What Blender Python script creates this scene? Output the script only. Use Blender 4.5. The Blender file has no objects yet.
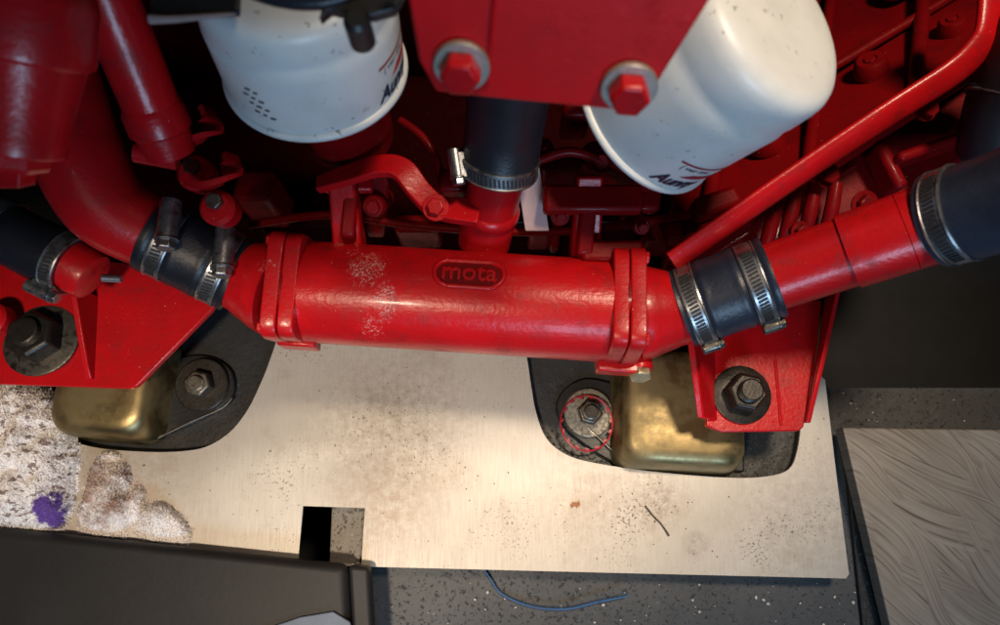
import bpy, bmesh, math, random
from mathutils import Vector as V, Matrix

random.seed(7)
scene = bpy.context.scene
COL = scene.collection

# ------------------------------------------------------------------ camera
TH = math.radians(14.0)          # angle off straight down
CAM_H = 0.63                     # metres above the cover plate (z = 0)
FOC = 722.0                      # focal length in pixels of a 1000 px wide frame
CP = V((0, 0, CAM_H))
FW = V((0, math.sin(TH), -math.cos(TH)))
UP = V((0, math.cos(TH), math.sin(TH)))
RT = V((1, 0, 0))
cd = bpy.data.cameras.new('camera'); cam = bpy.data.objects.new('camera', cd); COL.objects.link(cam)
cd.sensor_width = 36; cd.lens = 36 * FOC / 1000
cd.clip_start = 0.01; cd.clip_end = 50
cam.location = CP; cam.rotation_euler = (TH, 0, 0)
cd.dof.use_dof = True; cd.dof.focus_distance = 0.55; cd.dof.aperture_fstop = 6.5
scene.camera = cam

# ------------------------------------------------------------------ world, lamps, exposure
w = bpy.data.worlds.new('World'); scene.world = w; w.use_nodes = True
w.node_tree.nodes['Background'].inputs[0].default_value = (0.75, 0.85, 1.0, 1)
w.node_tree.nodes['Background'].inputs[1].default_value = 0.012

def area(name, loc, aim, sx, sy, energy, col, spread=180):
    l = bpy.data.lights.new(name, 'AREA'); l.shape = 'RECTANGLE'; l.size = sx; l.size_y = sy
    l.energy = energy; l.color = col; l.spread = math.radians(spread)
    o = bpy.data.objects.new(name, l); COL.objects.link(o); o.location = loc
    o.rotation_euler = (V(aim) - V(loc)).to_track_quat('-Z', 'Y').to_euler()
    return o
# cool daylight through the open hatch behind the viewer, and a warm cabin lamp
area('hatch_daylight', (0.25, -1.15, 0.85), (0.05, 0.05, 0.05), 0.45, 0.35, 9.5, (0.44, 0.70, 1.0))
def spot(name, loc, aim, energy, col, deg, blend, rad, wide=1.0):
    l = bpy.data.lights.new(name, 'SPOT'); l.energy = energy; l.color = col; l.spot_size = math.radians(deg); l.spot_blend = blend
    l.shadow_soft_size = rad
    o = bpy.data.objects.new(name, l); COL.objects.link(o); o.location = loc
    o.rotation_euler = (V(aim) - V(loc)).to_track_quat('-Z', 'Y').to_euler(); o.scale = (wide, 1, 1)
spot('cabin_lamp', (0.32, 0.34, 1.20), (0.20, 0.21, 0.20), 38.0, (1.0, 0.80, 0.58), 44, 0.9, 0.08)
spot('work_light', (-0.23, -0.25, 0.92), (-0.24, 0.025, 0.0), 24.0, (1.0, 0.81, 0.60), 28, 0.75, 0.04, 2.7)

scene.view_settings.view_transform = 'Standard'
scene.view_settings.look = 'None'
scene.view_settings.exposure = 0.15
scene.view_settings.gamma = 1.0

# ------------------------------------------------------------------ projection helpers (photo pixel + height -> place)
def ray(px, py):
    return FW + RT * ((px - 500) / FOC) - UP * ((py - 312.5) / FOC)
def P(px, py, z):
    r = ray(px, py)
    return CP + r * ((z - CAM_H) / r.z)
def S(npx, p):                    # size in metres of npx pixels at point p
    return npx * (p - CP).dot(FW) / FOC

# ------------------------------------------------------------------ materials
def nn(t, typ, **k):
    n = t.nodes.new(typ)
    for a, b in k.items():
        setattr(n, a, b)
    return n
def ramp(t, fac, stops):
    r = nn(t, 'ShaderNodeValToRGB')
    e = r.color_ramp.elements
    while len(e) < len(stops): e.new(0.5)
    for i, (p, c) in enumerate(stops):
        e[i].position = p; e[i].color = (*c, 1) if len(c) == 3 else c
    t.links.new(fac, r.inputs[0]); return r.outputs[0]
def mixc(t, fac, a, b, mode='MIX'):
    m = nn(t, 'ShaderNodeMix', data_type='RGBA', blend_type=mode)
    for s, v in ((m.inputs[0], fac), (m.inputs[6], a), (m.inputs[7], b)):
        if isinstance(v, (int, float)): s.default_value = v
        elif isinstance(v, tuple): s.default_value = (*v, 1) if len(v) == 3 else v
        else: t.links.new(v, s)
    return m.outputs[2]
def math_(t, op, a, b=None):
    m = nn(t, 'ShaderNodeMath', operation=op)
    for s, v in ((m.inputs[0], a), (m.inputs[1], b)):
        if v is None: continue
        if isinstance(v, (int, float)): s.default_value = v
        else: t.links.new(v, s)
    return m.outputs[0]
def noise(t, vec, scale, detail=4, rough=0.55, dist=0.0):
    n = nn(t, 'ShaderNodeTexNoise'); n.inputs['Scale'].default_value = scale
    n.inputs['Detail'].default_value = detail; n.inputs['Roughness'].default_value = rough
    n.inputs['Distortion'].default_value = dist
    t.links.new(vec, n.inputs['Vector']); return n.outputs['Fac']
def mapping(t, vec, scale=(1, 1, 1), rot=(0, 0, 0), loc=(0, 0, 0)):
    m = nn(t, 'ShaderNodeMapping'); m.inputs['Scale'].default_value = scale
    m.inputs['Rotation'].default_value = rot; m.inputs['Location'].default_value = loc
    t.links.new(vec, m.inputs[0]); return m.outputs[0]
def new_mat(name):
    m = bpy.data.materials.new(name); m.use_nodes = True; t = m.node_tree
    b = t.nodes['Principled BSDF']; g = nn(t, 'ShaderNodeNewGeometry')
    return m, t, b, g.outputs['Position']     # things never move, so world position is the texture space
def setb(t, b, key, v):
    s = b.inputs[key]
    if isinstance(v, (int, float)): s.default_value = v
    elif isinstance(v, tuple): s.default_value = (*v, 1) if len(v) == 3 else v
    else: t.links.new(v, s)
def bump(t, b, h, strength=0.2, dist=0.001):
    n = nn(t, 'ShaderNodeBump'); n.inputs['Strength'].default_value = strength
    n.inputs['Distance'].default_value = dist
    t.links.new(h, n.inputs['Height']); t.links.new(n.outputs[0], b.inputs['Normal'])
def sphere_mask(t, pos, c, r, soft=0.5, sq=(1, 1, 1)):
    mp = mapping(t, pos, loc=tuple(-x for x in c))
    mp = mapping(t, mp, scale=sq)
    l = nn(t, 'ShaderNodeVectorMath', operation='LENGTH'); t.links.new(mp, l.inputs[0])
    mr = nn(t, 'ShaderNodeMapRange'); mr.inputs[1].default_value = r; mr.inputs[2].default_value = r * (1 - soft)
    t.links.new(l.outputs['Value'], mr.inputs[0]); return mr.outputs[0]

def red_paint(name, base=(0.52, 0.006, 0.010), rough=0.30, dust=0.25, salt=None, spec=0.32, bmp=0.22, grime=0.5):
    m, t, b, pos = new_mat(name)
    n1 = noise(t, pos, 28, 5)
    c = mixc(t, ramp(t, n1, [(0.35, (0, 0, 0)), (0.7, (1, 1, 1))]), base, tuple(x * 0.75 for x in base))
    gr = ramp(t, noise(t, pos, 60, 7, 0.72), [(0.53, (0, 0, 0)), (0.68, (1, 1, 1))])      # oily grime
    c = mixc(t, math_(t, 'MULTIPLY', gr, grime), c, (base[0] * 0.30, base[1] * 0.8, base[2] * 0.6))
    n2 = noise(t, pos, 380, 4, 0.6)
    sp = ramp(t, n2, [(0.715, (0, 0, 0)), (0.75, (1, 1, 1))])                             # dark pits
    c = mixc(t, math_(t, 'MULTIPLY', sp, 0.8), c, (0.03, 0.008, 0.006))
    n3 = noise(t, pos, 520, 3, 0.6)
    sp3 = ramp(t, math_(t, 'ADD', n3, math_(t, 'MULTIPLY', noise(t, pos, 20, 2), 0.12)), [(0.79, (0, 0, 0)), (0.82, (1, 1, 1))])   # pale chips, with glints put into the colour
    c = mixc(t, math_(t, 'MULTIPLY', sp3, 0.8), c, (0.55, 0.36, 0.33))
    r = math_(t, 'ADD', math_(t, 'ADD', math_(t, 'MULTIPLY', n1, 0.22), rough - 0.1), math_(t, 'MULTIPLY', gr, 0.18))
    if salt:
        tot = None
        for (cc, rr, th, sq) in salt:
            k = sphere_mask(t, pos, cc, rr, 0.95, sq)
            f = math_(t, 'MULTIPLY', k, noise(t, pos, 300, 6, 0.8))
            f = math_(t, 'MULTIPLY', ramp(t, f, [(th, (0, 0, 0)), (th + 0.10, (1, 1, 1))]), ramp(t, noise(t, pos, 700, 3, 0.7), [(0.48, (0, 0, 0)), (0.62, (1, 1, 1))]))
            tot = f if tot is None else math_(t, 'MAXIMUM', tot, f)
        c = mixc(t, math_(t, 'MULTIPLY', tot, 0.8), c, (0.62, 0.40, 0.38))
        r = math_(t, 'ADD', r, math_(t, 'MULTIPLY', tot, 0.4))
    setb(t, b, 'Base Color', c); setb(t, b, 'Roughness', r); setb(t, b, 'Specular IOR Level', spec)
    setb(t, b, 'Coat Weight', 0.08); setb(t, b, 'Coat Roughness', 0.10)
    brush = noise(t, mapping(t, pos, (40, 400, 400), (0, 0, 0.05)), 1, 3)                 # brush marks
    h = math_(t, 'ADD', math_(t, 'ADD', noise(t, pos, 300, 3), math_(t, 'MULTIPLY', noise(t, pos, 70, 2), 0.5)), math_(t, 'MULTIPLY', brush, 0.5))
    h = math_(t, 'ADD', h, math_(t, 'MULTIPLY', sp, -1.0))
    bump(t, b, h, bmp, 0.0010)
    return m
def metal(name, base, rough=0.35, grime=(0.05, 0.04, 0.03), amount=0.5, met=1.0, scale=120):
    m, t, b, pos = new_mat(name)
    n1 = noise(t, pos, scale, 6, 0.65)
    f = ramp(t, n1, [(0.42, (0, 0, 0)), (0.72, (1, 1, 1))])
    f = math_(t, 'MULTIPLY', f, amount)
    setb(t, b, 'Base Color', mixc(t, f, base, grime))
    setb(t, b, 'Metallic', math_(t, 'SUBTRACT', met, math_(t, 'MULTIPLY', f, 0.7 * met)))
    setb(t, b, 'Roughness', math_(t, 'ADD', rough, math_(t, 'MULTIPLY', f, 0.35)))
    bump(t, b, noise(t, pos, scale * 4, 3), 0.25, 0.0006)
    return m
def plain(name, base, rough=0.5, var=0.25, scale=60, bmp=0.15, bscale=400, spec=0.5, met=0.0):
    m, t, b, pos = new_mat(name)
    n1 = noise(t, pos, scale, 5)
    c = mixc(t, ramp(t, n1, [(0.3, (0, 0, 0)), (0.72, (1, 1, 1))]), base, tuple(x * (1 - var) for x in base))
    setb(t, b, 'Base Color', c); setb(t, b, 'Roughness', rough); setb(t, b, 'Metallic', met)
    setb(t, b, 'Specular IOR Level', spec)
    bump(t, b, noise(t, pos, bscale, 3), bmp, 0.0008)
    return m

M = {}
M['red'] = red_paint('red_enamel')
M['red_clean'] = red_paint('red_sheet_enamel', (0.60, 0.005, 0.009), 0.42, 0.2, None, 0.18, 0.07, 0.2)
M['red_dark'] = red_paint('shaded_red_enamel', (0.20, 0.0022, 0.004), 0.45, 0.35, None, 0.10)  # darker copy of the red enamel; shade among engine parts put into colour
a1 = P(368, 268, 0.165); a2 = P(385, 300, 0.165); a3 = P(352, 246, 0.165); a4 = P(270, 268, 0.16); a5 = P(372, 325, 0.15)
M['red_deep_shade'] = red_paint('deep_shaded_enamel', (0.022, 0.0006, 0.0008), 0.6, 0.3, None, 0.02)  # near-black copy of the red; the deep shade is in the colour
M['red_salt'] = red_paint('red_enamel_with_salt', salt=[
    (a1, 0.040, 0.36, (1, 1, 0.6)), (a2, 0.024, 0.28, (1.5, 0.8, 0.6)), (a3, 0.018, 0.36, (1, 1, 0.6)),
    (a4, 0.030, 0.42, (1, 1, 0.6)), (a5, 0.036, 0.42, (1, 1, 0.6))])
M['rubber'] = plain('black_rubber', (0.012, 0.014, 0.022), 0.42, 0.4, 50, 0.25, 500)
M['rubber_blue'] = plain('navy_hose_rubber', (0.020, 0.027, 0.050), 0.40, 0.45, 45, 0.3, 420)
M['steel'] = metal('stainless_band', (0.33, 0.34, 0.36), 0.34, (0.08, 0.07, 0.07), 0.35)
M['slot'] = plain('slot_shadow_rubber', (0.02, 0.02, 0.025), 0.6)
M['bolt'] = metal('oily_bolt_steel', (0.16, 0.145, 0.125), 0.36, (0.03, 0.026, 0.02), 0.85)
M['washer'] = metal('pitted_zinc_washer', (0.30, 0.28, 0.24), 0.42, (0.03, 0.026, 0.02), 0.95, 0.8, 330)
M['washer_pale'] = metal('pale_zinc_washer', (0.50, 0.48, 0.43), 0.42, (0.10, 0.08, 0.06), 0.6, 0.8, 200)
M['gold'] = metal('yellow_zinc_plating', (0.32, 0.245, 0.12), 0.40, (0.10, 0.075, 0.035), 0.75, 1.0, 30)
M['darknut'] = plain('oily_shaded_nut', (0.035, 0.030, 0.026), 0.4, 0.5, 150, 0.3, 400, 0.5, 0.5)  # shade over the right nut put into its colour; also an oily washer
M['brass'] = metal('brass_plug', (0.62, 0.52, 0.34), 0.35, (0.12, 0.09, 0.05), 0.6)
M['blackpaint'] = plain('black_painted_steel', (0.016, 0.017, 0.018), 0.38, 0.4, 90, 0.2, 300)
M['blackplastic'] = plain('black_plastic', (0.015, 0.015, 0.017), 0.45)
M['wire_blue'] = plain('blue_wire_insulation', (0.02, 0.10, 0.26), 0.4)
M['redplastic'] = plain('red_plastic_ring', (0.40, 0.02, 0.035), 0.35)
M['navy'] = plain('navy_print', (0.015, 0.018, 0.05), 0.45)
M['redprint'] = plain('red_print', (0.42, 0.015, 0.03), 0.45)
M['blackprint'] = plain('black_print', (0.015, 0.02, 0.03), 0.5)
M['pale'] = plain('pale_paint_primer', (0.50, 0.34, 0.32), 0.5, 0.2)
M['tarnished'] = plain('pinkish_bracket_edge', (0.30, 0.22, 0.21), 0.5, 0.3)
M['chip'] = plain('pale_chips', (0.55, 0.53, 0.48), 0.6)
M['leaf'] = plain('rusty_flake', (0.40, 0.16, 0.06), 0.6)
M['twig'] = plain('dark_twig', (0.05, 0.035, 0.02), 0.7)
M['bluegrey'] = plain('blue_grey_daylight', (0.13, 0.17, 0.24), 0.5)  # bluish daylight put into the colour of the corner on the channel

# white filter cans with specks of soot
m, t, b, pos = new_mat('white_can_paint'); M['can'] = m
n = noise(t, pos, 190, 3, 0.6); f = ramp(t, n, [(0.655, (0, 0, 0)), (0.69, (1, 1, 1))])
big = ramp(t, noise(t, pos, 34, 4), [(0.40, (0, 0, 0)), (0.66, (1, 1, 1))])
c = mixc(t, math_(t, 'MULTIPLY', big, 0.35), (0.72, 0.72, 0.70), (0.50, 0.50, 0.47))
c = mixc(t, math_(t, 'MULTIPLY', f, math_(t, 'MULTIPLY', big, 0.95)), c, (0.05, 0.045, 0.04))
setb(t, b, 'Base Color', c); setb(t, b, 'Roughness', 0.38); bump(t, b, noise(t, pos, 300, 2), 0.06, 0.0008)

# brushed cover plate
m, t, b, pos = new_mat('brushed_aluminium_sheet'); M['plate'] = m
br = noise(t, mapping(t, pos, (900, 45, 1)), 1, 4)
bl = noise(t, pos, 9, 5); sp = noise(t, pos, 420, 4, 0.65); sp2 = noise(t, pos, 70, 5, 0.7); spm = noise(t, pos, 13, 3)
c = mixc(t, ramp(t, bl, [(0.3, (0, 0, 0)), (0.75, (1, 1, 1))]), (0.66, 0.62, 0.56), (0.50, 0.455, 0.40))
c = mixc(t, math_(t, 'MULTIPLY', ramp(t, br, [(0.35, (0, 0, 0)), (0.75, (1, 1, 1))]), 0.35), c, (0.40, 0.355, 0.31))
stain = ramp(t, noise(t, pos, 22, 6, 0.7), [(0.55, (0, 0, 0)), (0.72, (1, 1, 1))])
c = mixc(t, math_(t, 'MULTIPLY', stain, 0.38), c, (0.30, 0.22, 0.15))
for (q, rr, am, cc) in ((P(395, 420, 0), 0.095, 0.85, (0.22, 0.175, 0.13)), (P(600, 500, 0), 0.07, 0.6, (0.32, 0.23, 0.16)), (P(385, 510, 0), 0.06, 0.75, (0.36, 0.24, 0.15)), (P(695, 545, 0), 0.014, 0.9, (0.16, 0.13, 0.11)), (P(110, 480, 0), 0.11, 0.8, (0.40, 0.27, 0.16)), (P(800, 520, 0), 0.10, 0.65, (0.32, 0.25, 0.19)), (P(660, 500, 0), 0.030, 0.8, (0.20, 0.13, 0.08))):
    mk = math_(t, 'MULTIPLY', sphere_mask(t, pos, q, rr, 1.0), ramp(t, noise(t, pos, 130, 7, 0.8), [(0.38, (0, 0, 0)), (0.66, (1, 1, 1))]))
    c = mixc(t, math_(t, 'MULTIPLY', mk, am), c, cc)
k1 = ramp(t, math_(t, 'ADD', sp, math_(t, 'MULTIPLY', spm, 0.5)), [(0.90, (0, 0, 0)), (0.95, (1, 1, 1))])
k2 = ramp(t, math_(t, 'ADD', sp2, math_(t, 'MULTIPLY', spm, 0.18)), [(0.775, (0, 0, 0)), (0.80, (1, 1, 1))])
c = mixc(t, math_(t, 'MULTIPLY', k1, 0.8), c, (0.10, 0.075, 0.055))
c = mixc(t, math_(t, 'MULTIPLY', k2, 0.85), c, (0.07, 0.05, 0.035))
setb(t, b, 'Base Color', c); setb(t, b, 'Metallic', 0.35)
setb(t, b, 'Roughness', math_(t, 'ADD', 0.42, math_(t, 'MULTIPLY', br, 0.2)))
setb(t, b, 'Anisotropic', 0.4)
bump(t, b, br, 0.10, 0.0005)

# dark painted bilge floor with grit
def grit(name, base, light=(0.20, 0.20, 0.20), amt=0.45, rough=0.5):
    m, t, b, pos = new_mat(name)
    c = mixc(t, noise(t, pos, 18, 5), tuple(x * 0.55 for x in base), tuple(x * 1.45 for x in base))
    g1 = ramp(t, noise(t, pos, 330, 4, 0.7), [(0.58, (0, 0, 0)), (0.65, (1, 1, 1))])
    c = mixc(t, math_(t, 'MULTIPLY', g1, 0.85), c, (0.008, 0.008, 0.009))
    g2 = ramp(t, noise(t, pos, 300, 3, 0.6), [(0.68, (0, 0, 0)), (0.73, (1, 1, 1))])
    c = mixc(t, math_(t, 'MULTIPLY', g2, amt), c, light)
    setb(t, b, 'Base Color', c); setb(t, b, 'Roughness', rough)
    bump(t, b, math_(t, 'ADD', g1, noise(t, pos, 90, 4)), 0.4, 0.0015)
    return m
M['floor'] = grit('grey_bilge_paint', (0.058, 0.061, 0.066))
M['bearer'] = grit('bearer_paint', (0.026, 0.027, 0.028), amt=0.25, rough=0.38)
M['beam'] = grit('gritty_beam', (0.20, 0.18, 0.155), (0.40, 0.37, 0.33), 0.9)
M['deep'] = plain('deep_bilge_paint', (0.016, 0.016, 0.018), 0.7, spec=0.3)

# trowelled board: sweeping ridges of dried adhesive
m, t, b, pos = new_mat('trowelled_board'); M['board'] = m
wa = nn(t, 'ShaderNodeTexNoise'); wa.inputs['Scale'].default_value = 16; wa.inputs['Detail'].default_value = 2
t.links.new(pos, wa.inputs['Vector'])
vm = nn(t, 'ShaderNodeVectorMath', operation='MULTIPLY_ADD'); t.links.new(wa.outputs['Color'], vm.inputs[0])
vm.inputs[1].default_value = (0.030, 0.030, 0.0); t.links.new(pos, vm.inputs[2])
def strokes(deg, sx, sy, off, amp):
    v_ = nn(t, 'ShaderNodeVectorMath', operation='MULTIPLY_ADD'); t.links.new(wa.outputs['Color'], v_.inputs[0])
    v_.inputs[1].default_value = (amp, -amp, 0.0); t.links.new(pos, v_.inputs[2])
    ro = mapping(t, v_.outputs[0], (1, 1, 1), (0, 0, math.radians(deg)), (off, off, 0))
    return noise(t, mapping(t, ro, (sx, sy, 1)), 1, 3, 0.55), ramp(t, noise(t, mapping(t, ro, (9, 30, 1)), 1, 2), [(0.53, (0, 0, 0)), (0.56, (1, 1, 1))])
wa.inputs['Scale'].default_value = 7; wa.inputs['Detail'].default_value = 1.5
s1, _m = strokes(36, 9, 520, 0.0, 0.05); s2, m2 = strokes(26, 9, 560, 1.3, -0.04); s3, m3 = strokes(54, 9, 540, 2.7, 0.07)
st = mixc(t, m3, mixc(t, m2, s1, s2), s3)
c = ramp(t, st, [(0.30, (0.08, 0.064, 0.052)), (0.42, (0.23, 0.20, 0.17)), (0.64, (0.33, 0.295, 0.255))])
c = mixc(t, ramp(t, noise(t, pos, 14, 4), [(0.35, (0, 0, 0)), (0.7, (1, 1, 1))]), c, mixc(t, 0.5, c, (0.16, 0.13, 0.105)))
setb(t, b, 'Base Color', c); setb(t, b, 'Roughness', 0.36); bump(t, b, st, 0.14, 0.0008)

# painted channel at lower left
M['channel'] = plain('brown_grey_channel_paint', (0.022, 0.021, 0.022), 0.5, 0.3, 25, 0.12, 200, 0.3)

# towelling rag
m, t, b, pos = new_mat('terry_towelling'); M['rag'] = m
base = mixc(t, noise(t, pos, 30, 4), (0.98, 0.95, 0.94), (0.90, 0.83, 0.80))
bm_ = ramp(t, noise(t, mapping(t, pos, (1, 1.6, 1), (0, 0, 0.5)), 150, 3, 0.6), [(0.565, (0, 0, 0)), (0.60, (1, 1, 1))])
lo = sphere_mask(t, pos, P(10, 440, 0.03), 0.085, 0.25)
c = mixc(t, math_(t, 'MULTIPLY', math_(t, 'MULTIPLY', bm_, 0.8), lo), base, (0.17, 0.075, 0.05))
dirt = sphere_mask(t, pos, P(112, 498, 0.015), 0.044, 0.5)
dn = ramp(t, noise(t, pos, 55, 5, 0.7), [(0.40, (0, 0, 0)), (0.62, (1, 1, 1))])
c = mixc(t, math_(t, 'MULTIPLY', math_(t, 'MULTIPLY', dirt, dn), 0.9), c, (0.34, 0.17, 0.10))
pu = sphere_mask(t, pos, P(41, 512, 0.03), 0.034, 0.95, (1.45, 0.95, 0.4))
pn = ramp(t, math_(t, 'MULTIPLY', pu, math_(t, 'ADD', noise(t, pos, 60, 5, 0.75), 0.05)), [(0.27, (0, 0, 0)), (0.34, (1, 1, 1))])
c = mixc(t, pn, c, (0.13, 0.055, 0.33))
setb(t, b, 'Base Color', c); setb(t, b, 'Roughness', 0.95); setb(t, b, 'Sheen Weight', 0.3)
bump(t, b, noise(t, pos, 500, 3), 0.6, 0.002)

# ------------------------------------------------------------------ object helpers
def tag(o, label=None, cat=None, group=None, kind=None):
    if label: o['label'] = label
    if cat: o['category'] = cat
    if group: o['group'] = group
    if kind: o['kind'] = kind
    return o
def thing(name, label, cat, loc, group=None):
    o = bpy.data.objects.new(name, None); COL.objects.link(o); o.location = loc
    o.empty_display_size = 0.02
    return tag(o, label, cat, group)
def root_loc(o):
    while o.parent: o = o.parent
    return V(o.location)
def link(name, bm, mat, parent=None, smooth=40, bevel=0, seg=2, subsurf=0):
    """bm holds world coordinates; the object gets its thing's origin (or its own centre)."""
    bmesh.ops.recalc_face_normals(bm, faces=bm.faces)
    if parent: loc = root_loc(parent)
    else:
        loc = sum((v.co for v in bm.verts), V()) / max(1, len(bm.verts))
        loc.z = min(v.co.z for v in bm.verts)
    bmesh.ops.translate(bm, verts=bm.verts, vec=-loc)
    me = bpy.data.meshes.new(name); bm.to_mesh(me); bm.free()
    if smooth is not None:
        for p in me.polygons: p.use_smooth = True
        me.set_sharp_from_angle(angle=math.radians(smooth))
    me.materials.append(M[mat])
    o = bpy.data.objects.new(name, me); COL.objects.link(o)
    if parent:
        o.parent = parent
    else: o.location = loc
    if bevel:
        bv = o.modifiers.new('bevel', 'BEVEL'); bv.width = bevel; bv.segments = seg; bv.limit_method = 'ANGLE'
        bv.angle_limit = math.radians(35); bv.harden_normals = False
    if subsurf:
        s = o.modifiers.new('sub', 'SUBSURF'); s.levels = subsurf; s.render_levels = subsurf
    return o
def struct(name, bm, mat, **k):
    o = link(name, bm, mat, **k); o['kind'] = 'structure'; return o

def frame(axis):
    a = V(axis).normalized()
    x = a.orthogonal().normalized(); 
    # keep a stable frame: prefer the direction towards the camera side
    ref = V((0, 0, 1)) if abs(a.z) < 0.9 else V((0, 1, 0))
    x = (ref - a * ref.dot(a)).normalized(); y = a.cross(x)
    return a, x, y
def lathe(bm, p0, axis, prof, n=40, cap=(True, True), polar=None):
    """prof: list of (distance along axis, radius)."""
    a, x, y = frame(axis); rings = []
    for d, r in prof:
        ring = []
        for i in range(n):
            ph = 2 * math.pi * i / n
            rr = r * (polar(ph) if polar else 1)
            ring.append(bm.verts.new(p0 + a * d + (x * math.cos(ph) + y * math.sin(ph)) * rr))
        rings.append(ring)
    for A, B in zip(rings, rings[1:]):
        for i in range(n):
            bm.faces.new((A[i], A[(i + 1) % n], B[(i + 1) % n], B[i]))
    if cap[0]: bm.faces.new(rings[0][::-1])
    if cap[1]: bm.faces.new(rings[-1])
    return bm
def spline(pts, n=8):
    out = []; m = len(pts)
    for i in range(m - 1):
        p0 = pts[max(0, i - 1)]; p1 = pts[i]; p2 = pts[i + 1]; p3 = pts[min(m - 1, i + 2)]
        for k in range(n):
            s = k / n
            out.append(0.5 * ((2 * p1) + (p2 - p0) * s + (2 * p0 - 5 * p1 + 4 * p2 - p3) * s * s + (3 * p1 - p0 - 3 * p2 + p3) * s ** 3))
    out.append(pts[-1]); return out
def tube(bm, pts, radii, n=24, sub=8, cap=True, flat=None, ell=None):
    """sweep along a spline; radii per control point; flat=(normal, half_thickness) makes a strap."""
    P4 = [V((*p, r)) if False else p for p, r in zip(pts, radii)]
    c = spline(pts, sub)
    rr = []
    m = len(pts)
    for i in range(m - 1):
        for k in range(sub): rr.append(radii[i] + (radii[i + 1] - radii[i]) * k / sub)
    rr.append(radii[-1])
    rings = []; px = None
    for i, p in enumerate(c):
        tg = (c[min(i + 1, len(c) - 1)] - c[max(i - 1, 0)]).normalized()
        if ell: x = (ell[0] - tg * ell[0].dot(tg)).normalized()
        elif flat:
            x = (flat[0] - tg * flat[0].dot(tg)).normalized()
        elif px is None: x = tg.orthogonal().normalized()
        else: x = (px - tg * px.dot(tg)).normalized()
        px = x; y = tg.cross(x)
        if flat:
            h = flat[1]; q = rr[i]
            rings.append([bm.verts.new(p + x * sx * h + y * sy * q) for sx, sy in ((1, 1), (1, -1), (-1, -1), (-1, 1))])
        else:
            rings.append([bm.verts.new(p + (x * math.cos(2 * math.pi * k / n) * (ell[1] if ell else 1) + y * math.sin(2 * math.pi * k / n)) * rr[i]) for k in range(n)])
    for A, B in zip(rings, rings[1:]):
        q = len(A)
        for i in range(q): bm.faces.new((A[i], A[(i + 1) % q], B[(i + 1) % q], B[i]))
    if cap: bm.faces.new(rings[0][::-1]); bm.faces.new(rings[-1])
    return bm
def prism(bm, pts, depth):
    """polygon of world points pushed by the vector depth."""
    A = [bm.verts.new(p) for p in pts]; B = [bm.verts.new(p + depth) for p in pts]
    bm.faces.new(A); bm.faces.new(B[::-1]); n = len(A)
    for i in range(n): bm.faces.new((A[i], B[i], B[(i + 1) % n], A[(i + 1) % n]))
    return bm
def boxv(bm, c, X, Y, Z):
    """box from a centre and three half-axis vectors."""
    v = [bm.verts.new(c + X * a + Y * b_ + Z * d) for a in (-1, 1) for b_ in (-1, 1) for d in (-1, 1)]
    for f in ((0, 1, 3, 2), (4, 6, 7, 5), (0, 4, 5, 1), (2, 3, 7, 6), (0, 2, 6, 4), (1, 5, 7, 3)):
        bm.faces.new([v[i] for i in f])
    return bm
def BM(): return bmesh.new()
def down(z): return V((0, 0, -z))

def bolt(parent, p, axis, r, h, mat='bolt', wr=None, wh=0.0025, wmat='washer', stud=0.0, name='bolt', wname='washer', turn=0.3, nut=False):
    """hex head with a chamfer; washer and stud end are its sub-parts."""
    a, x, y = frame(axis)
    bm = BM(); rot = lambda ph: 1
    base = p + a * (wh if wr else 0)
    rings = []
    for d, q in ((0, r * 0.985), (h * 0.12, r), (h * 0.85, r), (h, r * 0.86)):
        rings.append([bm.verts.new(base + a * d + (x * math.cos(turn + i * math.pi / 3) + y * math.sin(turn + i * math.pi / 3)) * q) for i in range(6)])
    for A, B in zip(rings, rings[1:]):
        for i in range(6): bm.faces.new((A[i], A[(i + 1) % 6], B[(i + 1) % 6], B[i]))
    bm.faces.new(rings[0][::-1]); bm.faces.new(rings[-1])
    o = link(name, bm, mat, parent, smooth=20, bevel=r * 0.06, seg=2)
    deep = o.parent if parent.parent else o
    if wr:
        bm = BM(); lathe(bm, p, axis, [(0, wr * 0.98), (wh * 0.3, wr), (wh * 0.8, wr), (wh, wr * 0.95)], 36)
        link(wname, bm, wmat, deep, smooth=30)
    if stud:
        bm = BM(); prof = []; q = r * 0.56; k = 7
        for i in range(k):
            z0 = h + stud * i / k; prof += [(z0, q), (z0 + stud / k / 2, q * 0.90)]
        prof += [(h + stud, q * 0.85)]
        lathe(bm, base, axis, [(h * 0.5, q)] + prof, 20); link('stud', bm, mat, deep, smooth=20)
    return o

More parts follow.
